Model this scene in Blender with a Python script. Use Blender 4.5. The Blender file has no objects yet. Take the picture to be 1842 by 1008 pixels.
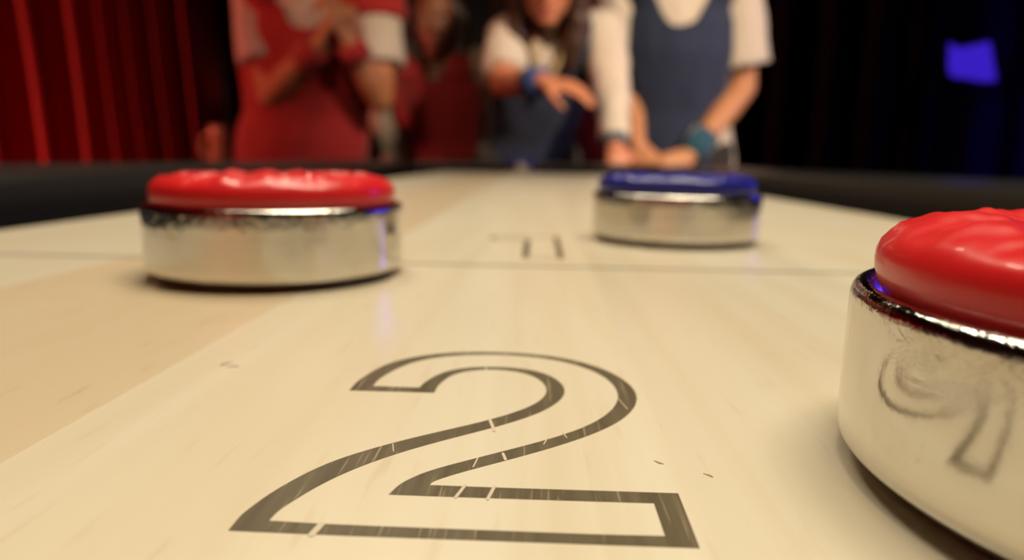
import bpy, bmesh, math, random
from mathutils import Vector, Matrix, noise
random.seed(7)
S = bpy.context.scene
COL = S.collection
PI = math.pi
ZB = 0.86                       # height of the playing surface above the floor

# ------------------------------------------------------------------ camera
FPX = 1228.0                    # 24 mm lens on a 36 mm wide sensor, 1842 px across
PITCH, ROLL, YAW, HCAM = 0.17668, 0.01712, -0.03438, 0.028137
FWD = Vector((math.sin(YAW)*math.cos(PITCH), math.cos(YAW)*math.cos(PITCH), -math.sin(PITCH)))
_r0 = Vector((math.cos(YAW), -math.sin(YAW), 0)); _u0 = _r0.cross(FWD)
RGT = _r0*math.cos(ROLL) + _u0*math.sin(ROLL)
UPV = -_r0*math.sin(ROLL) + _u0*math.cos(ROLL)
CAMPOS = Vector((0, 0, ZB+HCAM))
cam = bpy.data.cameras.new('camera'); camo = bpy.data.objects.new('camera', cam); COL.objects.link(camo)
m = Matrix((RGT, UPV, -FWD)).transposed().to_4x4(); m.translation = CAMPOS
camo.matrix_world = m
cam.lens = 24.0*FPX/1228.0; cam.sensor_width = 36.0; cam.sensor_fit = 'HORIZONTAL'
cam.clip_start = 0.004; cam.clip_end = 60
cam.dof.use_dof = True; cam.dof.focus_distance = 0.064; cam.dof.aperture_fstop = 18.0
S.camera = camo

def at(px, py, Y):
    """world point seen at a pixel of the photograph, at distance Y down the table"""
    d = FWD + RGT*((px-921)/FPX) + UPV*((504-py)/FPX)
    return CAMPOS + d*(Y/d.y)

# ------------------------------------------------------------------ world, lamps, exposure
w = bpy.data.worlds.new('world'); S.world = w; w.use_nodes = True
w.node_tree.nodes['Background'].inputs[0].default_value = (0.10, 0.06, 0.05, 1)
w.node_tree.nodes['Background'].inputs[1].default_value = 0.02
S.view_settings.view_transform = 'Standard'; S.view_settings.look = 'None'
S.view_settings.gamma = 1.0; S.view_settings.use_curve_mapping = False
S.view_settings.exposure = 0.0

def area(name, loc, target, sx, sy, power, color, spread=180):
    l = bpy.data.lights.new(name, 'AREA'); l.shape = 'RECTANGLE'; l.size = sx; l.size_y = sy
    l.energy = power; l.color = color; l.spread = math.radians(spread)
    o = bpy.data.objects.new(name, l); COL.objects.link(o); o.location = loc
    o.rotation_euler = (Vector(target)-Vector(loc)).to_track_quat('-Z', 'Y').to_euler()
    return o
def spot(name, loc, target, power, color, angle, blend=0.6, radius=0.05):
    l = bpy.data.lights.new(name, 'SPOT'); l.energy = power; l.color = color
    l.spot_size = math.radians(angle); l.spot_blend = blend; l.shadow_soft_size = radius
    o = bpy.data.objects.new(name, l); COL.objects.link(o); o.location = loc
    o.rotation_euler = (Vector(target)-Vector(loc)).to_track_quat('-Z', 'Y').to_euler()
    return o
WARM = (1.0, 0.88, 0.66)
area('soft_overhead', (0.10, 0.42, ZB+1.38), (0.08, 0.36, ZB), 1.35, 0.85, 10.5, WARM, 130)
for i in range(5):              # the row of lamps hanging over the table
    area('table_lamp', (-0.06+0.16*i, 0.09, ZB+1.15), (-0.02+0.06*i, 0.22, ZB), 0.09, 0.22, 0.80, WARM, 110)
area('table_lamp', (-0.36, 0.68, ZB+1.15), (0, 0.15, ZB), 0.16, 0.20, 1.0, WARM, 110)
area('table_lamp', (-0.36, 1.25, ZB+1.15), (0, 0.60, ZB), 0.13, 0.20, 0.6, WARM, 110)
spot('stage_key', (1.25, 0.15, 2.05), (0.22, 2.15, 1.12), 300, (1.0, 0.74, 0.50), 40, 0.9, 0.12)
spot('added_fill', (-0.42, 0.2, 2.15), (-0.40, 2.4, 1.12), 40, (1.0, 0.62, 0.36), 24, 0.9, 0.10)  # added fill to brighten the woman standing behind, no lamp stands there
spot('rim_spot', (2.3, 1.75, 1.75), (0.5, 2.2, 1.15), 26, (1.0, 0.72, 0.70), 30, 0.8, 0.06)
spot('added_wall_spot', (-0.6, -0.9, 3.0), (-1.9, -2.6, 1.0), 420, (1.0, 0.55, 0.40), 85, 0.9, 0.08)  # added light on the red walls, so the puck steel mirrors them
spot('curtain_spot', (-3.15, 2.0, 0.40), (-1.9, 2.9, 1.05), 210, (1.0, 0.20, 0.14), 80, 0.8, 0.06)
spot('red_side_spot', (-1.75, 1.35, 1.45), (-0.78, 2.05, 1.12), 22, (1.0, 0.16, 0.09), 56, 0.8, 0.06)

# ------------------------------------------------------------------ materials
def mat(name, base=(.5,.5,.5), rough=.5, metal=0.0, coat=0.0, sheen=0.0, spec=.5, sss=0.0):
    m = bpy.data.materials.new(name); m.use_nodes = True
    b = m.node_tree.nodes['Principled BSDF']
    b.inputs['Base Color'].default_value = (*base, 1); b.inputs['Roughness'].default_value = rough
    b.inputs['Metallic'].default_value = metal; b.inputs['Coat Weight'].default_value = coat
    b.inputs['Sheen Weight'].default_value = sheen; b.inputs['Specular IOR Level'].default_value = spec
    if sss:
        b.inputs['Subsurface Weight'].default_value = sss
        b.inputs['Subsurface Scale'].default_value = 0.002
    return m
class NT:
    """tiny node-graph helper"""
    def __init__(s, m): s.m = m; s.t = m.node_tree; s.n = s.t.nodes; s.b = s.n['Principled BSDF']
    def link(s, a, b): s.t.links.new(a, b)
    def coord(s, scale=(1,1,1), loc=(0,0,0)):
        c = s.n.new('ShaderNodeTexCoord'); mp = s.n.new('ShaderNodeMapping')
        mp.inputs['Scale'].default_value = scale; mp.inputs['Location'].default_value = loc
        s.link(c.outputs['Object'], mp.inputs[0]); return mp.outputs[0]
    def noise(s, vec, scale=1, detail=3, rough=.55, dist=0):
        t = s.n.new('ShaderNodeTexNoise'); s.link(vec, t.inputs['Vector'])
        t.inputs['Scale'].default_value = scale; t.inputs['Detail'].default_value = detail
        t.inputs['Roughness'].default_value = rough; t.inputs['Distortion'].default_value = dist
        return t.outputs['Fac']
    def ramp(s, fac, stops):
        r = s.n.new('ShaderNodeValToRGB'); s.link(fac, r.inputs[0])
        e = r.color_ramp.elements
        while len(e) < len(stops): e.new(0.5)
        for i, (p, c) in enumerate(stops):
            e[i].position = p; e[i].color = (*c, 1) if isinstance(c, tuple) else (c, c, c, 1)
        return r.outputs[0]
    def mix(s, fac, a, b, mode='MIX'):
        x = s.n.new('ShaderNodeMix'); x.data_type = 'RGBA'; x.blend_type = mode
        for sock, v in ((x.inputs[0], fac), (x.inputs[6], a), (x.inputs[7], b)):
            if isinstance(v, (int, float)): sock.default_value = v
            elif isinstance(v, tuple): sock.default_value = (*v, 1)
            else: s.link(v, sock)
        return x.outputs[2]
    def math(s, op, a, b=None, c=None):
        x = s.n.new('ShaderNodeMath'); x.operation = op
        for i, v in enumerate((a, b, c)):
            if v is None: continue
            if isinstance(v, (int, float)): x.inputs[i].default_value = v
            else: s.link(v, x.inputs[i])
        return x.outputs[0]
    def sep(s, vec):
        x = s.n.new('ShaderNodeSeparateXYZ'); s.link(vec, x.inputs[0]); return x.outputs
    def bump(s, h, strength=.3, dist=.001):
        x = s.n.new('ShaderNodeBump'); x.inputs['Strength'].default_value = strength
        x.inputs['Distance'].default_value = dist; s.link(h, x.inputs['Height'])
        s.link(x.outputs[0], s.b.inputs['Normal']); return x
    def color(s, c): s.link(c, s.b.inputs['Base Color'])

# maple playing surface: laminated strips running down the table
M_WOOD = mat('maple_board', rough=.32, coat=.28)
M_WOOD.node_tree.nodes['Principled BSDF'].inputs['Coat Roughness'].default_value = .36
g = NT(M_WOOD)
xyz = g.sep(g.coord())
strip = g.math('FLOOR', g.math('DIVIDE', g.math('ADD', xyz[0], 0.0482), 0.0620))
wn = g.n.new('ShaderNodeTexWhiteNoise'); wn.noise_dimensions = '1D'; g.link(strip, wn.inputs['W'])
cmb = g.n.new('ShaderNodeCombineXYZ'); g.link(xyz[0], cmb.inputs[0]); g.link(xyz[1], cmb.inputs[1]); g.link(strip, cmb.inputs[2])
mp = g.n.new('ShaderNodeMapping'); g.link(cmb.outputs[0], mp.inputs[0]); mp.inputs['Scale'].default_value = (150, 6, 5)
grain = g.noise(mp.outputs[0], 1, 4, .6, .6)
base = g.ramp(grain, [(.25, (.57, .485, .345)), (.5, (.615, .55, .425)), (.75, (.645, .59, .475))])
mp2 = g.n.new('ShaderNodeMapping'); g.link(cmb.outputs[0], mp2.inputs[0]); mp2.inputs['Scale'].default_value = (26, 4.5, 3)
broad = g.noise(mp2.outputs[0], 1, 2, .5, .3)
base = g.mix(g.ramp(broad, [(.38, 0.0), (.68, .55)]), base, (.57, .465, .31))
mp3 = g.n.new('ShaderNodeMapping'); g.link(cmb.outputs[0], mp3.inputs[0]); mp3.inputs['Scale'].default_value = (620, 75, 9)
fleck = g.noise(mp3.outputs[0], 1, 2, .5)
isleft = g.math('MULTIPLY', g.math('LESS_THAN', xyz[0], -0.0482), g.math('GREATER_THAN', xyz[0], -0.1102))
base = g.mix(g.math('MULTIPLY', isleft, .55), base, (.56, .41, .245))
fmask = g.math('MULTIPLY', g.ramp(fleck, [(.62, 0.0), (.74, 1.0)]), g.math('ADD', .20, g.math('MULTIPLY', isleft, .35)))
base = g.mix(fmask, base, (.42, .26, .11))
tint = g.ramp(wn.outputs[0], [(0, .93), (1, 1.03)])
base = g.mix(1.0, base, tint, 'MULTIPLY')
g.color(base)
g.bump(grain, .03, .0003)

M_INK = mat('numeral_ink', rough=.38, coat=.2)
g = NT(M_INK)
sc = g.noise(g.coord((2600, 90, 1)), 1, 2, .6)
sc2 = g.noise(g.coord((700, 60, 1), (3, 1, 0)), 1, 2, .6)
c = g.ramp(sc2, [(.3, (.082, .061, .034)), (.7, (.125, .100, .060))])
g.color(g.mix(g.ramp(sc, [(.60, 0.0), (.72, .55)]), c, (.40, .32, .20)))
M_LINE = mat('zone_line_ink', (.13, .11, .075), .4)
M_SCR = mat('scratch_white', (.52, .44, .32), .5)
M_NICK = mat('nick_dark', (.22, .155, .085), .6)

M_BLACK = mat('black_rail_lacquer', (.011, .010, .009), .33)
g = NT(M_BLACK); g.bump(g.noise(g.coord((400, 400, 400)), 1, 3), .12, .0004)
M_FELT = mat('gutter_carpet', (.010, .0095, .008), .9, sheen=.1)
g = NT(M_FELT); g.bump(g.noise(g.coord((900, 900, 900)), 1, 2), .4, .001)
M_LEG = mat('dark_table_leg', (.03, .02, .015), .45)

def metal(name, seed):
    m = mat(name, (.80, .77, .71), .1, 1.0); g = NT(m)
    z = g.sep(g.coord())[2]
    n1 = g.noise(g.coord((150, 150, 100), (seed, 0, 0)), 1, 4, .6, .5)
    n2 = g.noise(g.coord((420, 420, 300), (0, seed, 0)), 1, 4, .65, .8)
    n3 = g.noise(g.coord((60, 60, 45), (0, seed, 2)), 1, 2)
    worn = g.ramp(z, [(.0115, 0.06), (.0150, 1.0)])
    g.link(g.ramp(n3, [(.35, .07), (.7, .17)]), g.b.inputs['Roughness'])
    g.color(g.mix(g.ramp(n1, [(.45, 0.0), (.75, .35)]), (.66, .63, .58), (.50, .44, .36)))
    h = g.math('ADD', g.math('MULTIPLY', n1, .13), g.math('MULTIPLY', n2, g.math('MULTIPLY', worn, .9)))
    g.bump(h, .28, .0008)
    return m
M_METAL = metal('worn_chrome', 1.7); M_METAL2 = metal('worn_chrome_b', 5.1); M_METAL3 = metal('worn_chrome_c', 9.4)
def plastic(name, col):
    m = mat(name, col, .22, coat=.28, sss=.45, spec=.34); g = NT(m)
    n = g.noise(g.coord((120, 120, 120)), 1, 3)
    g.link(g.ramp(n, [(.3, .28), (.75, .44)]), g.b.inputs['Roughness'])
    g.bump(g.noise(g.coord((500, 500, 500)), 1, 2), .06, .0003)
    return m
M_RED = plastic('red_plastic', (.60, .014, .016)); M_BLUE = plastic('blue_plastic', (.014, .015, .20))

def cloth(name, col, sheen=.2, rough=.85):
    m = mat(name, col, rough, sheen=sheen); g = NT(m)
    n = g.noise(g.coord((40, 40, 40)), 1, 3)
    g.color(g.mix(1.0, col, g.ramp(n, [(.2, .82), (.8, 1.0)]), 'MULTIPLY'))
    g.bump(g.noise(g.coord((600, 600, 600)), 1, 2), .2, .0006)
    return m
M_TEE2 = cloth('grey_cotton', (.30, .25, .20)); M_TEE = cloth('white_cotton', (.66, .60, .52)); M_VRED = cloth('red_jersey', (.42, .016, .018))
M_VRED2 = cloth('dark_red_jersey', (.30, .010, .012))
M_VBLUE = cloth('navy_jersey', (.014, .027, .072)); M_BAND_T = cloth('teal_wristband', (.012, .085, .15))
M_BAND_B = cloth('blue_wristband', (.014, .06, .26)); M_BAND_R = cloth('red_wristband', (.42, .014, .016))
M_TROUS = cloth('dark_trousers', (.022, .018, .018)); M_SHOE = mat('shoe', (.03, .03, .03), .5)
def skin(name, col):
    m = mat(name, col, .5, sss=.12); g = NT(m); g.b.inputs['Subsurface Radius'].default_value = (1, .3, .15)
    n = g.noise(g.coord((25, 25, 25)), 1, 3)
    g.color(g.mix(g.ramp(n, [(.35, 0.0), (.7, .3)]), col, (col[0]*.95, col[1]*.72, col[2]*.65)))
    g.bump(g.noise(g.coord((400, 400, 400)), 1, 2), .08, .0005)
    return m
M_SK_A = skin('skin_tan', (.50, .22, .11)); M_SK_B = skin('skin_brown', (.20, .075, .035)); M_SK_R = skin('skin_light', (.55, .27, .135))
M_SK_G = skin('skin_rosy', (.56, .225, .12))
M_HAIR = mat('dark_hair', (.022, .012, .008), .45); NT(M_HAIR).bump(NT(M_HAIR).noise(NT(M_HAIR).coord((300, 300, 30)), 1, 3), .5, .003)
M_HAIR2 = mat('brown_hair', (.045, .022, .012), .45); NT(M_HAIR2).bump(NT(M_HAIR2).noise(NT(M_HAIR2).coord((300, 300, 30)), 1, 3), .5, .003)
M_EYE = mat('eye_white', (.5, .46, .42), .2); M_IRIS = mat('iris', (.03, .015, .01), .2)
M_LIP = mat('lip', (.36, .09, .07), .4)
M_VELVET = cloth('red_velvet', (.46, .010, .010), .5, .8); M_DRAPE = cloth('black_drape', (.010, .009, .010), .1, .95)
M_BDRAPE = cloth('blue_drape', (.02, .02, .06), .1, .95)
M_WALL_GLINT = mat('red_wall_for_glints', (.22, .016, .016), .8); M_WALL = mat('dark_paint', (.012, .010, .010), .8); M_FLOOR = mat('dark_floor', (.03, .022, .018), .5)  # red added to the unseen front and left walls for glints in steel
g = NT(M_WALL); g.bump(g.noise(g.coord((60, 60, 60)), 1, 3), .1, .002)
g = NT(M_FLOOR); g.color(g.ramp(g.noise(g.coord((3, 40, 1)), 1, 4), [(.3, (.02, .014, .011)), (.7, (.045, .03, .022))]))
M_BRASS = mat('lanyard_gold', (.32, .23, .11), .5)
M_AMBER = mat('amber_drink', (.60, .20, .06), .12, coat=.6); M_GLASS = mat('mug_glass', (.62, .34, .20), .12, coat=.6)
M_STAND = mat('stand_black', (.02, .02, .02), .4)
def emit(name, col, st):
    m = mat(name, (.01, .01, .02), .3); b = m.node_tree.nodes['Principled BSDF']
    b.inputs['Emission Color'].default_value = (*col, 1); b.inputs['Emission Strength'].default_value = st
    return m
M_BLUELENS = emit('blue_lamp_lens', (.035, .012, .52), 1.0); M_BLUELENS2 = emit('bright_blue_lens', (.07, .04, 1.0), 34.0)

# ------------------------------------------------------------------ object helpers
def obj(name, bm, m, parent=None, smooth=True, loc=None):
    me = bpy.data.meshes.new(name); bm.to_mesh(me); bm.free()
    for x in (m if isinstance(m, (list, tuple)) else (m,)): me.materials.append(x)
    if smooth: me.polygons.foreach_set('use_smooth', [True]*len(me.polygons))
    o = bpy.data.objects.new(name, me); COL.objects.link(o)
    if loc is not None: o.location = loc
    if parent is not None: o.parent = parent
    return o
def tag(o, label, cat, group=None):
    o['label'] = label; o['category'] = cat
    if group: o['group'] = group
    return o
def thing(name, label, cat, loc, group=None):
    o = bpy.data.objects.new(name, None); COL.objects.link(o); o.location = loc; o.empty_display_size = .05
    return tag(o, label, cat, group)
def box(bm, lo, hi, bevel=0.0, seg=2):
    r = bmesh.ops.create_cube(bm, size=1)
    vs = r['verts']
    for v in vs: v.co = Vector(((lo[i]+hi[i])/2+(v.co[i])*(hi[i]-lo[i]) for i in range(3)))
    if bevel:
        es = list({e for v in vs for e in v.link_edges})
        bmesh.ops.bevel(bm, geom=es, offset=bevel, segments=seg, profile=.5, affect='EDGES')
def lathe(bm, prof, n=96, mod=None):
    """prof: (r, z) from axis to axis; mod(r, a, z) -> (r, z)"""
    rings = []
    for r, z in prof:
        if r < 1e-7: rings.append([bm.verts.new((0, 0, z))]); continue
        ring = []
        for i in range(n):
            a = 2*PI*i/n
            rr, zz = mod(r, a, z) if mod else (r, z)
            ring.append(bm.verts.new((rr*math.cos(a), rr*math.sin(a), zz)))
        rings.append(ring)
    for A, B in zip(rings, rings[1:]):
        for i in range(n):
            j = (i+1) % n
            if len(A) == 1: bm.faces.new((A[0], B[j], B[i]))
            elif len(B) == 1: bm.faces.new((A[i], A[j], B[0]))
            else: bm.faces.new((A[i], A[j], B[j], B[i]))
    bmesh.ops.recalc_face_normals(bm, faces=bm.faces)
def capsule(bm, A, B, ra, rb, n=14, flat=False):
    A, B = Vector(A), Vector(B); d = (B-A); L = d.length
    z = d.normalized() if L > 1e-9 else Vector((0, 0, 1))
    x = z.orthogonal().normalized(); y = z.cross(x)
    rings = []
    def ring(c, r): rings.append([bm.verts.new(c+(x*math.cos(2*PI*i/n)+y*math.sin(2*PI*i/n))*r) for i in range(n)])
    if not flat:
        rings.append([bm.verts.new(A-z*ra)])
        for t in (-60, -30): ring(A+z*ra*math.sin(math.radians(t)), ra*math.cos(math.radians(t)))
    else: rings.append([bm.verts.new(A)])
    ring(A, ra); ring((A+B)/2, (ra+rb)/2); ring(B, rb)
    if not flat:
        for t in (30, 60): ring(B+z*rb*math.sin(math.radians(t)), rb*math.cos(math.radians(t)))
        rings.append([bm.verts.new(B+z*rb)])
    else: rings.append([bm.verts.new(B)])
    for P, Q in zip(rings, rings[1:]):
        for i in range(n):
            j = (i+1) % n
            if len(P) == 1: bm.faces.new((P[0], Q[j], Q[i]))
            elif len(Q) == 1: bm.faces.new((P[i], P[j], Q[0]))
            else: bm.faces.new((P[i], P[j], Q[j], Q[i]))
def chain(bm, pts, rs, n=14):
    for i in range(len(pts)-1): capsule(bm, pts[i], pts[i+1], rs[i], rs[i+1], n)
def ellipsoid(bm, c, rx, ry, rz, rot=None, sub=3):
    M = Matrix.Translation(Vector(c)) @ (rot.to_4x4() if rot else Matrix.Identity(4)) @ Matrix.Diagonal((rx, ry, rz, 1))
    bmesh.ops.create_icosphere(bm, subdivisions=sub, radius=1, matrix=M)
def loft(bm, secs, n=24, p=1.0):
    """secs: (centre, right, forward, rx, ry): a closed tube of elliptical sections"""
    rings = []
    for c, r, f, rx, ry in secs:
        ring = []
        for i in range(n):
            a = 2*PI*i/n; ca, sa = math.cos(a), math.sin(a)
            ca = math.copysign(abs(ca)**p, ca); sa = math.copysign(abs(sa)**p, sa)
            ring.append(bm.verts.new(c + r*ca*rx + f*sa*ry))
        rings.append(ring)
    for A, B in zip(rings, rings[1:]):
        for i in range(n):
            j = (i+1) % n; bm.faces.new((A[i], A[j], B[j], B[i]))
    bm.faces.new(rings[0][::-1]); bm.faces.new(rings[-1])
def fuse(bm, voxel, smooth=6, wrinkle=0.0, wscale=9.0, keep=None):
    """weld overlapping solids into one continuous skin"""
    bmesh.ops.recalc_face_normals(bm, faces=bm.faces)
    me = bpy.data.meshes.new('t'); bm.to_mesh(me); bm.free()
    o = bpy.data.objects.new('t', me); COL.objects.link(o)
    r = o.modifiers.new('r', 'REMESH'); r.mode = 'VOXEL'; r.voxel_size = voxel
    s = o.modifiers.new('s', 'SMOOTH'); s.factor = .5; s.iterations = smooth
    dg = bpy.context.evaluated_depsgraph_get()
    me2 = bpy.data.meshes.new_from_object(o.evaluated_get(dg))
    bpy.data.objects.remove(o); bpy.data.meshes.remove(me)
    b = bmesh.new(); b.from_mesh(me2); bpy.data.meshes.remove(me2)
    if wrinkle:
        b.normal_update()
        for v in b.verts:
            q = Vector((v.co.x*wscale*1.6, v.co.y*wscale*1.6, v.co.z*wscale*.7))
            v.co += v.normal*wrinkle*(noise.noise(q)+.5*noise.noise(q*2.3))
    if keep:
        bmesh.ops.delete(b, geom=[f for f in b.faces if not keep(f.calc_center_median())], context='FACES')
        for _ in range(14):                     # even out the cut edges
            new = {}
            for v in b.verts:
                be = [e for e in v.link_edges if e.is_boundary]
                if len(be) == 2: new[v] = v.co*.5+(be[0].other_vert(v).co+be[1].other_vert(v).co)*.25
            for v, c in new.items(): v.co = c
    return b
def plate(bm, loops, z0, z1):
    """flat inlay with straight sides from closed 2-D loops (outer first, holes after)"""
    es = []
    for lp in loops:
        vs = [bm.verts.new((x, y, z1)) for x, y in lp]
        es += [bm.edges.new((vs[i], vs[(i+1) % len(vs)])) for i in range(len(vs))]
    r = bmesh.ops.triangle_fill(bm, use_beauty=True, use_dissolve=False, edges=es)
    fs = [f for f in bm.faces]
    for f in fs:
        if f.normal.z < 0: f.normal_flip()
    ex = bmesh.ops.extrude_face_region(bm, geom=fs)
    for v in [x for x in ex['geom'] if isinstance(x, bmesh.types.BMVert)]: v.co.z = z0
    bmesh.ops.recalc_face_normals(bm, faces=bm.faces)

# ------------------------------------------------------------------ room shell
def struct(name, lo, hi, m):
    bm = bmesh.new(); box(bm, lo, hi); o = obj(name, bm, m, smooth=False); o['kind'] = 'structure'; return o
RX0, RX1, RY0, RY1, RZ = -3.6, 3.6, -2.6, 3.6, 3.3
struct('floor', (RX0-.1, RY0-.1, -.1), (RX1+.1, RY1+.1, 0), M_FLOOR)
struct('ceiling', (RX0-.1, RY0-.1, RZ), (RX1+.1, RY1+.1, RZ+.1), M_WALL)
struct('wall_back', (RX0-.1, RY1, 0), (RX1+.1, RY1+.1, RZ), M_WALL)
struct('wall_front', (RX0-.1, RY0-.1, 0), (RX1+.1, RY0, RZ), M_WALL_GLINT)
struct('wall_left', (RX0-.1, RY0, 0), (RX0, RY1, RZ), M_WALL_GLINT)
struct('wall_right', (RX1, RY0, 0), (RX1+.1, RY1, RZ), M_WALL)

# ------------------------------------------------------------------ the shuffleboard table
YN, YF, BW = -0.040, 1.345, 0.190            # near end, far end, half width of the playing board
GX, OX = 0.250, 0.318                        # gutter outer side, rail outer side
GN, GF, ON, OF = YN-.06, YF+.055, YN-.125, YF+.118
T = thing('shuffleboard_table', 'long shuffleboard table with glossy maple board, dark gutters and black rails', 'table', (0, .65, 0))
def tpart(name, bm, m, smooth=False, parent=None, lab=None):
    par = parent or T
    o = obj(name, bm, m, None, smooth); o.parent = par
    o.location = -T.location if par is T else (0, 0, 0)
    if lab: o['label'] = lab
    return o
bm = bmesh.new(); box(bm, (-BW, YN, ZB-.045), (BW, YF, ZB), .0012, 2)
tpart('playing_board', bm, M_WOOD, lab='glossy pale maple playing board')
bm = bmesh.new()                              # carpeted gutter: a tray round the board
box(bm, (-GX, GN, ZB-.075), (GX, GF, ZB-.0452)); tpart('gutter_bed', bm, M_FELT, lab='black carpeted gutter')
def rail(p0, p1, inn):
    """a rail of sloping top between two points, inn = direction to the board"""
    p0, p1, inn = Vector(p0), Vector(p1), Vector(inn)
    bm = bmesh.new(); W = OX-GX
    prof = [(0, -.13), (0, .013), (-.003, .0160), (-.030, .0182), (-W+.006, .0200), (-W, .0165), (-W, -.13)]
    rings = [[bm.verts.new(p+inn*u+Vector((0, 0, ZB+v))) for u, v in prof] for p in (p0, p1)]
    n = len(prof)
    for i in range(n):
        j = (i+1) % n; bm.faces.new((rings[0][i], rings[0][j], rings[1][j], rings[1][i]))
    bm.faces.new(rings[0]); bm.faces.new(rings[1][::-1])
    bmesh.ops.recalc_face_normals(bm, faces=bm.faces)
    return bm
tpart('rail', rail((-GX, ON, 0), (-GX, OF, 0), (1, 0, 0)), M_BLACK, lab='black lacquered side rail')
tpart('rail', rail((GX, ON, 0), (GX, OF, 0), (-1, 0, 0)), M_BLACK, lab='black lacquered side rail')
tpart('rail', rail((-GX, GF, 0), (GX, GF, 0), (0, -1, 0)), M_BLACK, lab='black lacquered end rail')
tpart('rail', rail((-GX, GN, 0), (GX, GN, 0), (0, 1, 0)), M_BLACK, lab='black lacquered end rail')
for sx in (-1, 1):
    for yy in (.10, YF-.12):
        bm = bmesh.new(); box(bm, (sx*.22-.045, yy-.045, 0), (sx*.22+.045, yy+.045, ZB-.075), .008)
        tpart('leg', bm, M_LEG)
bm = bmesh.new(); box(bm, (-.235, .05, ZB-.20), (.235, YF-.06, ZB-.076), .006); tpart('apron', bm, M_LEG)

OUT2 = [(-22.25,78.54),(-22.17,81.56),(-21.64,85.03),(-20.92,88.22),(-19.60,90.68),(-18.06,92.47),(-16.14,93.92),(-13.90,95.29),(-11.54,96.10),(-9.11,96.62),(-6.10,96.85),(-2.61,96.84),(1.27,96.11),(4.13,95.05),(6.87,93.20),(9.42,90.64),(11.10,87.87),(12.41,84.45),(12.91,81.45),(12.79,78.59),(12.12,75.87),(10.92,73.07),(9.47,70.81),(7.84,68.84),(6.03,66.94),(3.75,64.93),(1.07,62.84),(-1.46,61.00),(-3.94,59.31),(-6.80,57.40),(-8.05,56.33),(-8.54,55.67),(-8.76,55.0),(-3.62,54.95),(0.19,54.95),(8.85,55.0),(12.70,55.0),(12.66,50.82),(12.6,46.62),(4.46,46.6),(-5.51,46.6),(-14.42,46.6),(-22.77,46.7),(-22.75,48.92),(-22.43,50.65),(-22.11,52.22),(-21.30,53.93),(-20.63,55.59),(-19.67,57.36),(-18.61,59.07),(-17.13,60.59),(-14.87,62.77),(-12.40,64.75),(-10.17,66.31),(-7.45,68.31),(-4.63,70.15),(-2.55,72.19),(-0.52,74.19),(0.85,76.23),(1.65,78.35),(1.99,80.51),(1.78,82.74),(0.95,85.04),(-0.36,86.84),(-1.97,88.14),(-4.13,88.61),(-5.91,88.45),(-7.16,88.24),(-8.81,87.64),(-10.17,86.61),(-11.07,84.91),(-11.55,82.82),(-11.81,80.84),(-11.89,78.55)]
IN2 = [(-19.80,80.30),(-19.61,83.2),(-19.06,85.97),(-18.12,88.61),(-16.78,90.76),(-15.30,92.53),(-13.11,93.98),(-10.77,94.85),(-7.76,95.45),(-5.32,95.74),(-2.57,95.60),(1.27,94.78),(4.08,93.48),(6.38,91.41),(8.39,89.08),(9.72,86.36),(10.50,83.24),(10.65,80.28),(10.38,77.93),(9.53,75.23),(8.36,72.67),(6.86,70.42),(5.02,68.44),(3.15,66.72),(1.09,65.06),(-1.53,63.26),(-4.10,61.49),(-6.56,59.68),(-8.36,58.51),(-9.79,57.29),(-10.62,56.36),(-11.33,54.95),(-11.94,53.1),(-6.28,53.07),(0.20,53.07),(8.62,53.13),(10.32,53.15),(10.33,48.1),(4.56,48.0),(-5.68,48.0),(-14.88,48.1),(-20.28,48.3),(-20.06,50.00),(-19.49,51.68),(-18.65,53.48),(-17.67,55.53),(-16.29,57.52),(-14.24,60.02),(-11.90,62.07),(-9.81,64.02),(-6.71,66.20),(-4.47,67.88),(-2.72,69.47),(-0.33,71.39),(1.44,73.53),(3.00,75.99),(4.04,78.77),(4.26,80.95),(3.89,83.45),(2.94,85.76),(1.58,87.59),(-0.20,88.89),(-2.38,89.64),(-4.97,89.71),(-7.85,89.55),(-10.06,88.64),(-11.61,87.32),(-12.70,85.48),(-13.47,83.34),(-13.81,81.47),(-14.0,80.25)]
def mm(l): return [(x/1000, y/1000) for x, y in l]
ZI = ZB+.00004
def fair(l, corner=35):
    """round a traced outline: short Catmull-Rom subdivisions between its smooth points"""
    out = []; n = len(l)
    def turn(i):
        a = Vector(l[i])-Vector(l[i-1]); b = Vector(l[(i+1) % n])-Vector(l[i])
        return abs(math.degrees(a.angle(b))) if a.length and b.length else 0
    sharp = [turn(i) > corner for i in range(n)]
    for _ in range(2):
        l = [l[i] if sharp[i] or sharp[i-1] or sharp[(i+1) % n] else tuple(Vector(l[i])*.5+(Vector(l[i-1])+Vector(l[(i+1) % n]))*.25) for i in range(n)]
    for i in range(n):
        p1, p2 = Vector(l[i]), Vector(l[(i+1) % n])
        p0 = p1-(p2-p1) if sharp[i] else Vector(l[i-1])
        p3 = p2+(p2-p1) if sharp[(i+1) % n] else Vector(l[(i+2) % n])
        for k in range(3):
            t = k/3
            out.append(tuple(.5*((2*p1)+(p2-p0)*t+(2*p0-5*p1+4*p2-p3)*t*t+(3*p1-p0-3*p2+p3)*t**3)))
    return out
bm = bmesh.new(); plate(bm, [mm(fair(OUT2)), mm(fair(IN2))], ZB-.0003, ZI)
num2 = tpart('numeral', bm, M_INK, lab='outlined dark numeral 2 inlaid in the board')
ONE_O = [(-4.0,194.3),(8.2,194.3),(8.2,250),(-1,250),(-16.3,247),(-16.3,238.6),(-4.0,238.6)]
ONE_I = [(-2.0,195.5),(6.3,195.5),(6.3,248.8),(-.9,248.8),(-14.4,246.0),(-14.4,239.8),(-2.0,239.8)]
bm = bmesh.new(); plate(bm, [mm(ONE_O), mm(ONE_I)], ZB-.0003, ZI)
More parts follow.
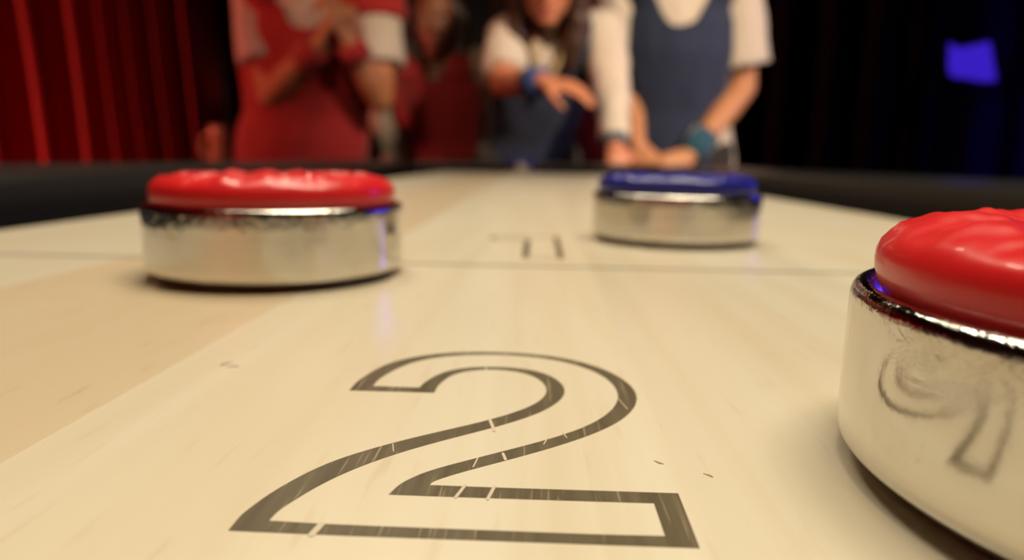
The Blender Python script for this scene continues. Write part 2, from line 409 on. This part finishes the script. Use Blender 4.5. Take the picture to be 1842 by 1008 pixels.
num1 = tpart('numeral', bm, M_INK, lab='outlined dark numeral 1 farther down the board')
for yl in (.1790,):
    bm = bmesh.new(); box(bm, (-BW+.001, yl-.0010, ZB-.0003), (BW-.001, yl+.0010, ZI))
    tpart('zone_line', bm, M_LINE, lab='thin dark line across the board')
bm = bmesh.new()
for (a, b, wd) in (((-16.05,48.15),(-16.35,46.4),.55), ((-4.62,70.6),(-3.88,67.3),.34), ((-2.72,61.9),(-2.40,60.5),.28), ((-5.65,55.2),(-6.24,52.95),.30),
                   ((-3.10,55.15),(-3.55,52.8),.30), ((-5.05,60.7),(-5.30,58.8),.14), ((1.25,64.4),(1.65,65.9),.12), ((3.3,67.3),(3.6,66.2),.12),
                   ((-13.3,61.6),(-13.7,63.2),.10), ((10.2,78.5),(10.9,74.9),.10), ((-9.5,95.9),(-9.4,96.9),.22), ((-6.4,88.3),(-6.2,89.9),.25)):
    a, b = Vector(a)/1000, Vector(b)/1000; d = (b-a).normalized(); nrm = Vector((-d.y, d.x))*wd/2000
    b2 = bmesh.new(); plate(b2, [[tuple(a-d*.0002), tuple(a+nrm), tuple(b+nrm), tuple(b+d*.0002), tuple(b-nrm), tuple(a-nrm)]], ZB-.0002, ZI+.00002)
    me = bpy.data.meshes.new('t'); b2.to_mesh(me); b2.free(); bm.from_mesh(me); bpy.data.meshes.remove(me)
so = tpart('scratch_marks', bm, M_SCR, lab='short pale scratches across the numeral 2')
for cx, cy, ln, an in ((12.08,61.01,1.0,-.75), (16.20,58.66,1.0,-.8), (-41.74,87.65,1.9,1.1), (-40.2,86.6,1.6,.3)):
    bm = bmesh.new(); lp = []
    for i in range(14):
        t = 2*PI*i/14; r = 1+.25*math.sin(3*t+cx)
        u, v = ln*.5*math.cos(t)*r, ln*.14*math.sin(t)*r
        lp.append(((cx+u*math.cos(an)-v*math.sin(an))/1000, (cy+u*math.sin(an)+v*math.cos(an))/1000))
    plate(bm, [lp], ZB-.0002, ZI-.00001)
    tpart('nick_mark', bm, M_NICK)

# ------------------------------------------------------------------ pucks
BODY = [(0,0),(20,0),(25.4,0),(26.0,.2),(27.2,.9),(28.3,1.6),(29.0,2.2),(29.28,2.7),(29.35,3.4),(29.35,5),(29.35,8),(29.35,12),(29.35,15.6),(29.30,16.05),(29.15,16.45),(28.9,16.78),(28.55,16.97),(28.15,17.03),(27.7,16.95),(27.4,16.6),(27.2,15.4),(20,15.4),(0,15.4)]
CAPP = [(0,15.6),(20,15.6),(26.3,15.7),(26.7,16.4),(27.1,17.2),(27.4,18.2),(27.5,19.2),(27.42,20.1),(27.1,20.95),(26.5,21.75),(25.7,22.4),(24.6,22.9),(23.9,23.1)]+[(23.2-.6*i, 23.25+.12*math.sin(min(1, i/6)*PI)-.25*min(1, max(0, i-4)/10)) for i in range(38)]+[(.5,23.0),(0,23.0)]
def puck(name, label, x, y, capm, metalm, seed, rot=0.0):
    t = thing(name, label, 'puck', (x, y, ZB+.0001), 'shuffleboard pucks')
    t.rotation_euler = (0, 0, rot)
    bm = bmesh.new(); lathe(bm, [(r/1000, z/1000) for r, z in BODY], 160)
    obj('steel_body', bm, metalm, t)
    def mod(r, a, z):
        if z < .0215: return r, z
        k = min(1, (z-.0215)/.0012)
        q = Vector((r*math.cos(a)*150, r*math.sin(a)*150, seed))
        h = noise.noise(q)*.50+noise.noise(q*2.1)*.34+noise.noise(q*3.7)*.22+.30*math.cos(a*17+seed)*max(0, 1-((r-.0205)/.0035)**2)
        ripple = .28*math.cos(a*11+seed*2)*max(0, 1-((r-.0125)/.003)**2)
        return r, z+k*(h+ripple)*.0014
    bm = bmesh.new(); lathe(bm, [(r/1000, z/1000) for r, z in CAPP], 288, mod)
    obj('plastic_cap', bm, capm, t)
    return t
puck('red_puck', 'red-capped steel puck standing left of the numeral 1', -.06167, .16146, M_RED, M_METAL, 3.1)
puck('blue_puck', 'large blue-capped steel puck right of the numeral 1', .0495, .24766, M_BLUE, M_METAL2, 7.7, 1.0)
puck('red_puck', 'big red-capped steel puck beside the numeral 2, cut by frame', .05791, .05557, M_RED, M_METAL3, 12.4, 2.1)
puck('blue_puck', 'tiny distant blue-capped puck at the far end of the board', -.030, 1.285, M_BLUE, M_METAL, 5.2)

# ------------------------------------------------------------------ curtains
def curtain(name, label, x0, x1, y0, amp, period, m, z1=3.0, ph=0.0, lean=0.0, jitter=.25, n=420):
    bm = bmesh.new(); rows = 26; gr = []
    for j in range(rows+1):
        z = .02+(z1-.02)*j/rows; row = []
        for i in range(n+1):
            u = i/n; x = x0+(x1-x0)*u
            pp = period(x) if callable(period) else x/period
            a = 2*PI*pp+ph+jitter*noise.noise(Vector((x*2.2, 0, 3)))*6
            am = amp*(1-.35*j/rows)*(1+.5*noise.noise(Vector((x*3.1, 9, z*.3))))
            s = math.sin(a); yy = am*(s+.10*math.sin(2*a+.6))
            row.append(bm.verts.new((x+lean*(1.0-z)+.012*noise.noise(Vector((x*4, z*1.2, 1))), y0-yy, z)))
        gr.append(row)
    for j in range(rows):
        for i in range(n): bm.faces.new((gr[j][i], gr[j][i+1], gr[j+1][i+1], gr[j+1][i]))
    bmesh.ops.solidify(bm, geom=bm.faces[:], thickness=.004)
    bmesh.ops.recalc_face_normals(bm, faces=bm.faces)
    return tag(obj(name, bm, m), label, 'curtain')
def folds(x):                    # wide folds at the far left, narrower ones to the right
    return (x+2.12)/.200 if x < -1.90 else 1.1+(x+1.90)/.118
curtain('stage_curtain', 'red velvet stage curtain in deep folds at the left', -3.3, -1.36, 2.95, .080, folds, M_VELVET, ph=PI/2, lean=.06, jitter=.05)
curtain('backdrop_drape', 'black backdrop drape behind the group of players', -1.34, 1.83, 3.25, .04, .21, M_DRAPE)
curtain('backdrop_drape', 'dark blue-lit drape at the right behind blue lamp', 1.85, 3.4, 3.25, .035, .24, M_BDRAPE, ph=1)

# ------------------------------------------------------------------ blue stage lamps
def bluelamp(label, loc, aim, lensm, lens_pts=None, sc=1.0):
    t = thing('stage_lamp', label, 'stage lamp', (loc[0], loc[1], 0))
    q = (Vector(aim)-Vector(loc)).to_track_quat('-Z', 'Y'); R = q.to_matrix()
    C0 = Vector((0, 0, loc[2]))
    def put(bm): bmesh.ops.transform(bm, matrix=Matrix.Translation(C0) @ R.to_4x4(), verts=bm.verts)
    lp = lens_pts or [(.10*math.cos(2*PI*i/32), .10*math.sin(2*PI*i/32)) for i in range(32)]
    bm = bmesh.new(); plate(bm, [lp], -.002, .006); put(bm); obj('lens', bm, lensm, t, False)['label'] = 'glowing blue lens'
    def scaled(k): return [(x*k, y*k) for x, y in lp]
    bm = bmesh.new(); plate(bm, [scaled(1.12)], .004, .15); put(bm); obj('housing', bm, M_STAND, t, False)
    bm = bmesh.new(); capsule(bm, (-.115, 0, .07), (-.115, -.13, .07), .008, .008); capsule(bm, (.115, 0, .07), (.115, -.13, .07), .008, .008)
    capsule(bm, (-.115, -.13, .07), (.115, -.13, .07), .008, .008); capsule(bm, (-.115, 0, .07), (.115, 0, .07), .008, .008); put(bm); obj('yoke', bm, M_STAND, t)
    mid = C0+R @ Vector((0, -.13, .07))
    bm = bmesh.new(); capsule(bm, (mid.x, mid.y, .25), mid, .013, .011)
    obj('pole', bm, M_STAND, t)
    for k in range(3):
        a = 2*PI*k/3+.4
        bm = bmesh.new(); capsule(bm, (mid.x, mid.y, .45), (mid.x+.25*math.cos(a), mid.y+.25*math.sin(a), .012), .010, .012); obj('leg', bm, M_STAND, t)
    return t
c0 = at(1750, 112, 2.75)
LP = [(-47,42),(-30,30),(-5,28),(15,36),(26,37),(46,-38),(20,-38),(-15,-33),(-40,-20)]
k = c0.y/FPX
bluelamp('blue glowing stage lamp standing in the dark at the right', c0, (0, 0, ZB+.03), M_BLUELENS, [(-x*k*.80, y*k*.84) for x, y in fair(LP, 60)])
L2 = Vector((1.95, 1.62, ZB+.62))
bluelamp('bright blue stage lamp beyond the right edge of the table', L2, (0, .25, ZB), M_BLUELENS2)
spot('blue_beam', (2.75, 2.35, 1.0), (2.55, 3.25, 1.0), 14, (.12, .05, 1.0), 110, .9, .05)

# ------------------------------------------------------------------ drink on a side stand
def mug():
    p = at(396, 300, 2.3); zt = p.z-.002
    st = thing('side_stand', 'small dark side stand behind the left rail', 'side table', (p.x, p.y, 0))
    bm = bmesh.new(); capsule(bm, (0, 0, zt-.03), (0, 0, zt), .11, .11, 40, True); obj('top', bm, M_STAND, st, False)
    bm = bmesh.new(); capsule(bm, (0, 0, .03), (0, 0, zt-.03), .022, .022, 20, True); obj('post', bm, M_STAND, st)
    bm = bmesh.new(); capsule(bm, (0, 0, 0), (0, 0, .03), .11, .09, 40, True); obj('base', bm, M_STAND, st, False)
    t = thing('mug', 'amber drink mug with handle, blurred left of red-vested player', 'mug', (p.x, p.y, zt))
    bm = bmesh.new(); lathe(bm, [(0, 0), (.026, 0), (.029, .004), (.029, .02), (.0285, .08), (.029, .135), (.0275, .137), (.0262, .132), (.0255, .01), (0, .008)], 40); obj('glass', bm, M_GLASS, t)
    bm = bmesh.new(); lathe(bm, [(0, .009), (.0252, .0105), (.0257, .12), (0, .121)], 40); obj('drink', bm, M_AMBER, t)
    bm = bmesh.new(); chain(bm, [Vector((-.027-.036*math.sin(a*PI/8), 0, .07-.042*math.cos(a*PI/8))) for a in range(9)], [.007]*9, 10); obj('handle', fuse(bm, .003, 3), M_GLASS, t)
mug()

# ------------------------------------------------------------------ people
def hand(bm, wrist, d, nrm, side, curl=.5, s=1.0, spread=.12):
    """palm, four unequal bent fingers and a thumb; d = wrist to knuckles, nrm = back of hand, side = +1 thumb on d x nrm side"""
    d = d.normalized(); nrm = (nrm-d*nrm.dot(d)).normalized(); u = d.cross(nrm)*side
    W = Vector(wrist)
    kn = W+d*.088*s
    loft(bm, [(W-d*.012*s, u, nrm, .024*s, .020*s), (W+d*.02*s, u, nrm, .031*s, .017*s), (W+d*.06*s, u, nrm, .040*s, .0155*s), (kn, u, nrm, .040*s, .0125*s), (kn+d*.006*s, u, nrm, .034*s, .008*s)], 16)
    for i, (off, ln) in enumerate(((.029, .075), (.0098, .084), (-.0095, .078), (-.028, .060))):
        p = W+d*.086*s+u*off*s; dd = (d+u*off*spread*8).normalized(); a = curl*(.8+.12*i)
        r = (.0092, .0085, .0077, .0066) if i < 3 else (.0082, .0074, .0067, .0058)
        pts = [p-dd*.018*s]; pts.append(p)
        ang = 0
        for kx, fr in enumerate((.45, .32, .23)):
            ang += a*(.8, 1.0, .7)[kx]
            pts.append(pts[-1]+(dd*math.cos(ang)-nrm*math.sin(ang))*ln*fr*s)
        rs = [r[0]*s, r[0]*s, r[1]*s, r[2]*s, r[3]*s]
        chain(bm, pts, rs, 10)
    tp = W+d*.024*s+u*.026*s
    td = (d*.62+u*.72-nrm*.25).normalized(); t2 = (d*.85+u*.35-nrm*.45).normalized()
    chain(bm, [W+d*.015*s+u*.012*s, tp, tp+td*.040*s, tp+td*.040*s+t2*.030*s, tp+td*.040*s+t2*.052*s], [.016*s, .0145*s, .0115*s, .0098*s, .0075*s], 10)

def head_parts(bm, hc, fwd, up, s=1.0):
    """skull, jaw, nose, brow, lips, ears merged into the body; hc = middle of the head"""
    f = fwd.normalized(); u = (up-f*up.dot(f)).normalized(); r = f.cross(u)
    R = Matrix((r, f, u)).transposed()
    P = lambda x, y, z: hc+(r*x+f*y+u*z)*s
    ellipsoid(bm, P(0, -.012, .035), .076*s, .097*s, .086*s, R)
    ellipsoid(bm, P(0, .028, -.030), .064*s, .066*s, .080*s, R)
    ellipsoid(bm, P(0, .066, -.092), .030*s, .024*s, .022*s, R)
    for sx in (-1, 1):
        ellipsoid(bm, P(.038*sx, .066, -.020), .024*s, .022*s, .024*s, R)
        ellipsoid(bm, P(.031*sx, .083, .022), .024*s, .012*s, .009*s, R)
        ellipsoid(bm, P(.077*sx, -.005, -.002), .010*s, .020*s, .032*s, R)
        ellipsoid(bm, P(.010*sx, .100, -.034), .009*s, .010*s, .008*s, R)
    capsule(bm, P(0, .088, .014), P(0, .110, -.028), .008*s, .011*s)
    ellipsoid(bm, P(0, .091, -.058), .023*s, .010*s, .0065*s, R)
    ellipsoid(bm, P(0, .089, -.070), .021*s, .011*s, .0075*s, R)
    return R, P

def person(spec):
    sp = dict(spec); V = Vector
    kp = sp.get('push', 1.0)
    for key in ('hip','chest','neck','head','shR','shL','elR','elL','wrR','wrL','hdR','hdL'): sp[key] = CAMPOS+(V(sp[key])-CAMPOS)*kp
    sp['foot'] = (sp['foot'][0]*kp, sp['foot'][1]*kp)
    px, py = sp['foot']
    t = thing('person', sp['label'], 'person', (px, py, 0), 'players behind the table')
    O = V((px, py, 0))
    hip, chest, neck, hc = (V(sp[k])-O for k in ('hip', 'chest', 'neck', 'head'))
    sh = {k: V(sp['sh'+k])-O for k in 'RL'}; el = {k: V(sp['el'+k])-O for k in 'RL'}; wr = {k: V(sp['wr'+k])-O for k in 'RL'}
    hd = {k: (V(sp['hd'+k])-V(sp['wr'+k])).normalized() for k in 'RL'}
    sc = sp.get('s', 1.0); gx = sp.get('girth', 1.0)
    right = (sh['L']-sh['R']); right.z *= .3; right.normalize()
    up1 = (neck-hip).normalized(); fw = right.cross(up1).normalized()
    if fw.y > 0: fw = -fw
    def secs(g, ext_low=0.0, top=True, flare=0.0):
        spine = lambda k: hip.lerp(chest, k) if k <= 1 else chest.lerp(neck, k-1)
        L = [(-.30-ext_low, .150+flare, .105+flare*.1), (-.15, .162+flare*.8, .115+flare*.1), (.10, .158+flare*.6, .110+flare*.1), (.38, .140+flare*.5, .098), (.70, .152, .108), (1.0, .164, .116), (1.35, .165, .108), (1.65, .135, .085)]
        if top: L.append((1.9, .085, .066))
        return [(spine(k) if k > 0 else hip+(hip-chest)*(-k), right, fw, (a*gx*sc+g), (b*gx*sc+g)) for k, a, b in L]
    # --- body: one continuous skin
    bm = bmesh.new()
    loft(bm, secs(-.004))
    chain(bm, [chest.lerp(neck, .75), neck, hc+(neck-hc)*.35], [.070*sc, .056*sc, .053*sc])
    for k in 'RL':
        m_el = el[k]; mid = sh[k].lerp(el[k], .5); mf = el[k].lerp(wr[k], .35)
        chain(bm, [chest.lerp(neck, .75), sh[k]], [.060*sc, .054*sc])
        chain(bm, [sh[k], mid, m_el, mf, wr[k]], [.054*sc, .048*sc, .039*sc, .041*sc, .026*sc])
        hand(bm, wr[k], hd[k], V(sp.get('back'+k, (0, -.4, 1))), sp.get('thumb'+k, 1 if k == 'R' else -1), sp.get('curl', .5), sc)
    side = right*.092*sc
    for sgn in (-1, 1):
        h = hip+side*sgn+V((0, 0, -.02)); kn = V((side.x*sgn*1.15, side.y*sgn+sp.get('knee', -.03), .48*sc)); an = V((side.x*sgn*1.2, side.y*sgn+.02, .075))
        chain(bm, [h, h.lerp(kn, .5), kn, kn.lerp(an, .35)+V((0, .012, 0)), an], [.090*sc, .078*sc, .055*sc, .056*sc, .037*sc])
    hf = V(sp.get('face', (0, -1, -.15))); R, P = head_parts(bm, hc, hf, V((0, 0, 1)), sc)
    body = obj('body', fuse(bm, .0055, 5), sp['skin'], t)
    body['label'] = 'bare skin of face, neck, arms and hands'
    for sx in (-1, 1):
        bm = bmesh.new(); ellipsoid(bm, P(.031*sx, .0745, .004), .0120*sc, .010*sc, .0085*sc, R)
        for f in bm.faces: f.material_index = 0
        n0 = len(bm.faces); ellipsoid(bm, P(.031*sx, .0822, .004), .0055*sc, .0035*sc, .0055*sc, R, 2)
        bm.faces.ensure_lookup_table()
        for f in bm.faces[n0:]: f.material_index = 1
        obj('eye', bm, (M_EYE, M_IRIS), t)
    # --- white tee with short sleeves
    bm = bmesh.new(); loft(bm, secs(.010, .12, True, sp.get('flare', .03)))
    for k in 'RL':
        if k in sp.get('long_sleeve', ''):
            capsule(bm, el[k], el[k].lerp(wr[k], .93), .056*sc, .046*sc, 20, True); ellipsoid(bm, el[k], .06*sc, .06*sc, .06*sc)
            capsule(bm, sh[k], el[k], .064*sc, .058*sc)
        capsule(bm, chest.lerp(neck, .8), sh[k], .068*sc, .066*sc)
        e = sh[k].lerp(el[k], sp.get('sleeve', .72))
        capsule(bm, sh[k], sh[k]+(e-sh[k])*.05, .066*sc, .066*sc)
        capsule(bm, sh[k], e, .064*sc, (.064+sp.get('cuff', .012))*sc, 20, True)
    nk = neck+V((0, 0, .0)); rad = .082*sc
    tee = fuse(bm, .010, 4, .006, keep=lambda c: (c-nk-fw*.03).length > rad or c.z < nk.z-.05)
    obj('t_shirt', tee, sp['tee'], t)['label'] = sp.get('teelab', 'pale short-sleeved t-shirt')
    # --- sleeveless team vest over it
    bm = bmesh.new(); loft(bm, secs(.026, sp.get('vlow', .05), False, sp.get('vflare', .006)))
    for k in 'RL':
        a = chest.lerp(neck, .55)+(sh[k]-chest.lerp(neck, .55))*sp.get('strap', .62)*.80; b = neck.lerp(sh[k], sp.get('strap', .62))+V((0, 0, -.012))
        chain(bm, [a+fw*.045, b+fw*.02+V((0, 0, .012)), b-fw*.03], [.066*sc, .058*sc, .060*sc]); capsule(bm, a-fw*.04, b-fw*.02, .065*sc, .060*sc)
    for k, fr in sp.get('cap', {}).items(): capsule(bm, sh[k], sh[k].lerp(el[k], fr), .080*sc, .084*sc, 20, True); ellipsoid(bm, sh[k], .080*sc, .080*sc, .080*sc)
    pit = neck+(chest-neck)*sp.get('scoop', .55)
    def vkeep(c):
        q = c-neck; x = q.dot(right); z = (c-pit).dot(up1); fy = q.dot(fw)
        if fy > -.02 and z > 0 and abs(x) < .035*sc+.55*min(z, .14): return False
        if fy <= -.02 and (c-neck).length < .085*sc: return False
        return True
    obj('vest', fuse(bm, .010, 5, .007, keep=vkeep), sp['vest'], t)['label'] = sp['vestlab']
    # --- trousers and shoes
    bm = bmesh.new()
    loft(bm, [(hip+(hip-chest)*.30, right, fw, .135*gx*sc, .10*gx*sc), (hip+V((0, 0, -.02)), right, fw, .172*gx*sc, .122*gx*sc), (hip.lerp(chest, .25), right, fw, .160*gx*sc, .114*gx*sc)])
    for sgn in (-1, 1):
        h = hip+side*sgn+V((0, 0, -.02)); kn = V((side.x*sgn*1.15, side.y*sgn+sp.get('knee', -.03), .48*sc)); an = V((side.x*sgn*1.2, side.y*sgn+.02, .085))
        chain(bm, [h, h.lerp(kn, .5), kn, an], [.102*sc, .090*sc, .070*sc, .062*sc])
    obj('trousers', fuse(bm, .012, 4, .006), M_TROUS, t)
    for sgn in (-1, 1):
        an = V((side.x*sgn*1.2, side.y*sgn+.02, .05)); bm = bmesh.new()
        capsule(bm, an+V((0, .03, -.002)), an+V((0, -.14, -.012)), .044, .036); capsule(bm, an, an+V((0, 0, .05)), .046, .046); 
        obj('shoe', fuse(bm, .008, 3, keep=None), M_SHOE, t)
    # --- wristbands
    for k, bmat, lab in sp.get('bands', ()):
        a = wr[k].lerp(el[k], .0); b = wr[k].lerp(el[k], .26); bm = bmesh.new()
        capsule(bm, a, b, .038*sc, .043*sc, 24, True)
        bmesh.ops.bevel(bm, geom=[e for e in bm.edges if e.calc_face_angle(0) > .8], offset=.004, segments=2, affect='EDGES')
        obj('wristband', bm, bmat, t)['label'] = lab
    # --- hair
    hm = sp.get('hair', M_HAIR); bm = bmesh.new()
    ellipsoid(bm, P(0, -.022, .045), .086*sc, .100*sc, .090*sc, R)
    if sp.get('long'):
        L = sp['long']
        for sx in (-1, 1):
            chain(bm, [P(.060*sx, .010, .06), P(.086*sx, -.005, .0), P(.090*sx, -.01, -.08), P(.086*sx, .005, -.08-L*.5), P(.070*sx, .02, -.08-L)], [.030*sc, .032*sc, .035*sc, .032*sc, .016*sc])
        chain(bm, [P(0, -.08, .03), P(0, -.085, -.08), P(0, -.075, -.08-L*.7)], [.06*sc, .07*sc, .045*sc])
    def hkeep(c):
        q = R.transposed() @ (c-hc)/sc
        if q.y > .02 and q.z < .082 and abs(q.x) < (.060 if sp.get('long') else .09): return False
        if not sp.get('long') and q.z < .0 and q.y > -.04: return False
        return True
    obj('hair', fuse(bm, .007, 3, .004, 40, hkeep), hm, t)
    # --- lips as a coloured child
    bm = bmesh.new(); ellipsoid(bm, P(0, .0955, -.0585), .0215*sc, .0075*sc, .005*sc, R); ellipsoid(bm, P(0, .0945, -.0695), .019*sc, .008*sc, .006*sc, R)
    obj('lips', fuse(bm, .002, 3), M_LIP, t)
    if sp.get('lanyard'):
        bm = bmesh.new(); low = chest.lerp(neck, .30)+fw*.165*sc
        for k in (-1, 1):
            chain(bm, [neck+right*.06*k*sc-fw*.02+V((0,0,.02)), neck+right*.062*k*sc+fw*.070*sc+V((0,0,-.01)), neck.lerp(low, .55)+right*.034*k*sc+fw*.025, low], [.011]*4, 10)
        obj('lanyard', fuse(bm, .004, 3), M_BRASS, t)['label'] = 'golden ribbon hanging in a V'
    return t

# man in the navy vest, at the right
X = .386
person(dict(label='person in navy vest over white tee, hands low in front', foot=(X+.02, 2.13), push=1.08, s=1.05, girth=.92,
    hip=(X+.02, 2.13, .93), chest=(X+.008, 2.09, 1.20), neck=(X, 2.07, 1.435), head=(X-.01, 2.03, 1.585), face=(-.1, -1, -.25),
    shR=(.215, 2.07, 1.395), shL=(.552, 2.07, 1.395), elR=at(1128, 150, 2.12), elL=at(1337, 158, 2.10),
    wrR=at(1146, 262, 1.98), wrL=at(1240, 280, 1.94), hdR=at(1180, 312, 1.93), hdL=at(1190, 305, 1.90), backR=(-.3, -1, .3), backL=(.3, -1, .5),
    skin=M_SK_R, tee=M_TEE, vest=M_VBLUE, vestlab='navy scoop-necked team vest', flare=.055, vflare=.0, vlow=.34, strap=.74, sleeve=.80, cuff=.020, scoop=.72,
    bands=(('L', M_BAND_T, 'teal wristband'),), hair=M_HAIR))
# woman in blue leaning in, centre
person(dict(label='person with long dark hair in blue vest, leaning in with one hand reaching across', foot=(-.04, 2.42), push=.955, s=.93, girth=.86,
    hip=(-.035, 2.38, .90), chest=(.0, 2.27, 1.10), neck=(.025, 2.19, 1.285), head=at(986, -32, 2.06), face=(-.05, -1, -.30),
    shR=at(912, 66, 2.17), shL=at(1084, 55, 2.17), elR=at(905, 152, 2.02), elL=at(1100, 150, 2.10),
    wrR=at(974, 147, 1.86), wrL=at(1106, 262, 1.96), hdR=at(1072, 166, 1.815), hdL=at(1120, 330, 1.93), backR=(.1, -.5, 1), backL=(.2, -1, .3), long_sleeve='L',
    skin=M_SK_G, tee=M_TEE, vest=M_VBLUE, vestlab='blue team vest', flare=.01, vflare=.0, sleeve=.80, cuff=.004, scoop=.55, curl=.35, long=.16, lanyard=True,
    bands=(('R', M_BAND_B, 'bright blue wristband'), ('L', M_BAND_T, 'teal wristband')), hair=M_HAIR2, knee=-.10))
# person in red with hands at the mouth, left
X = -.665
person(dict(label='person in red vest with hands clasped at the mouth, leftmost player', foot=(X-.07, 2.14), s=1.0, girth=1.10, strap=.92,
    hip=(X-.075, 2.16, .93), chest=(X-.035, 2.11, 1.18), neck=(X+.01, 2.05, 1.40), head=(X+.055, 1.99, 1.53), face=(.1, -1, -.35),
    shR=(X-.165, 2.06, 1.36), shL=(X+.19, 2.06, 1.36), elR=at(487, 172, 2.02), elL=at(684, 178, 2.02),
    wrR=at(573, 82, 1.90), wrL=at(628, 76, 1.90), hdR=at(600, 20, 1.88), hdL=at(606, 18, 1.88), backR=(-1, -.5, .2), backL=(1, -.5, .2), thumbR=-1, thumbL=1,
    skin=M_SK_A, tee=M_TEE, vest=M_VRED, vestlab='red team vest', flare=.0, vflare=.004, sleeve=.70, cuff=.014, scoop=.6, curl=.8, cap=dict(L=.30),
    bands=(('R', M_BAND_R, 'red wristband'), ('L', M_BAND_R, 'red wristband')), hair=M_HAIR))
# woman in red standing behind
X = -.36
person(dict(label='person with dark hair in dark red vest, standing behind the others', foot=(X, 2.55), s=.95, girth=.90,
    hip=(X+.01, 2.55, .88), chest=(X, 2.52, 1.08), neck=at(785, 112, 2.48), head=at(785, 38, 2.44), face=(0, -1, -.15),
    shR=at(714, 122, 2.50), shL=at(856, 116, 2.50), elR=at(690, 215, 2.55), elL=at(895, 205, 2.60),
    wrR=at(715, 300, 2.45), wrL=at(882, 290, 2.58), hdR=at(725, 350, 2.42), hdL=at(878, 340, 2.58), backR=(-1, -.3, 0), backL=(1, -.3, 0),
    skin=M_SK_B, tee=M_TEE2, vest=M_VRED2, vestlab='dark red team vest', flare=.0, vflare=.004, sleeve=.35, cuff=.0, scoop=.22, long=.06, long_sleeve='R', hair=M_HAIR))
# person in red, mostly hidden between the two in blue
X = .215
person(dict(label='person in dark red mostly hidden between the two blue vests', foot=(X, 2.75), s=1.0, girth=.9,
    hip=(X, 2.75, .94), chest=(X, 2.73, 1.21), neck=(X, 2.72, 1.44), head=(X, 2.70, 1.585), face=(0, -1, -.1),
    shR=(X-.17, 2.72, 1.40), shL=(X+.17, 2.72, 1.40), elR=(X-.22, 2.74, 1.12), elL=(X+.22, 2.74, 1.12), wrR=(X-.20, 2.68, .90), wrL=(X+.20, 2.68, .90),
    hdR=(X-.19, 2.66, .80), hdL=(X+.19, 2.66, .80), backR=(-1, -.3, 0), backL=(1, -.3, 0),
    skin=M_SK_A, tee=M_VRED2, vest=M_VRED, vestlab='red team vest', teelab='dark red short-sleeved top', flare=.0, vflare=.0, sleeve=.7, cuff=.01, scoop=.6, hair=M_HAIR))
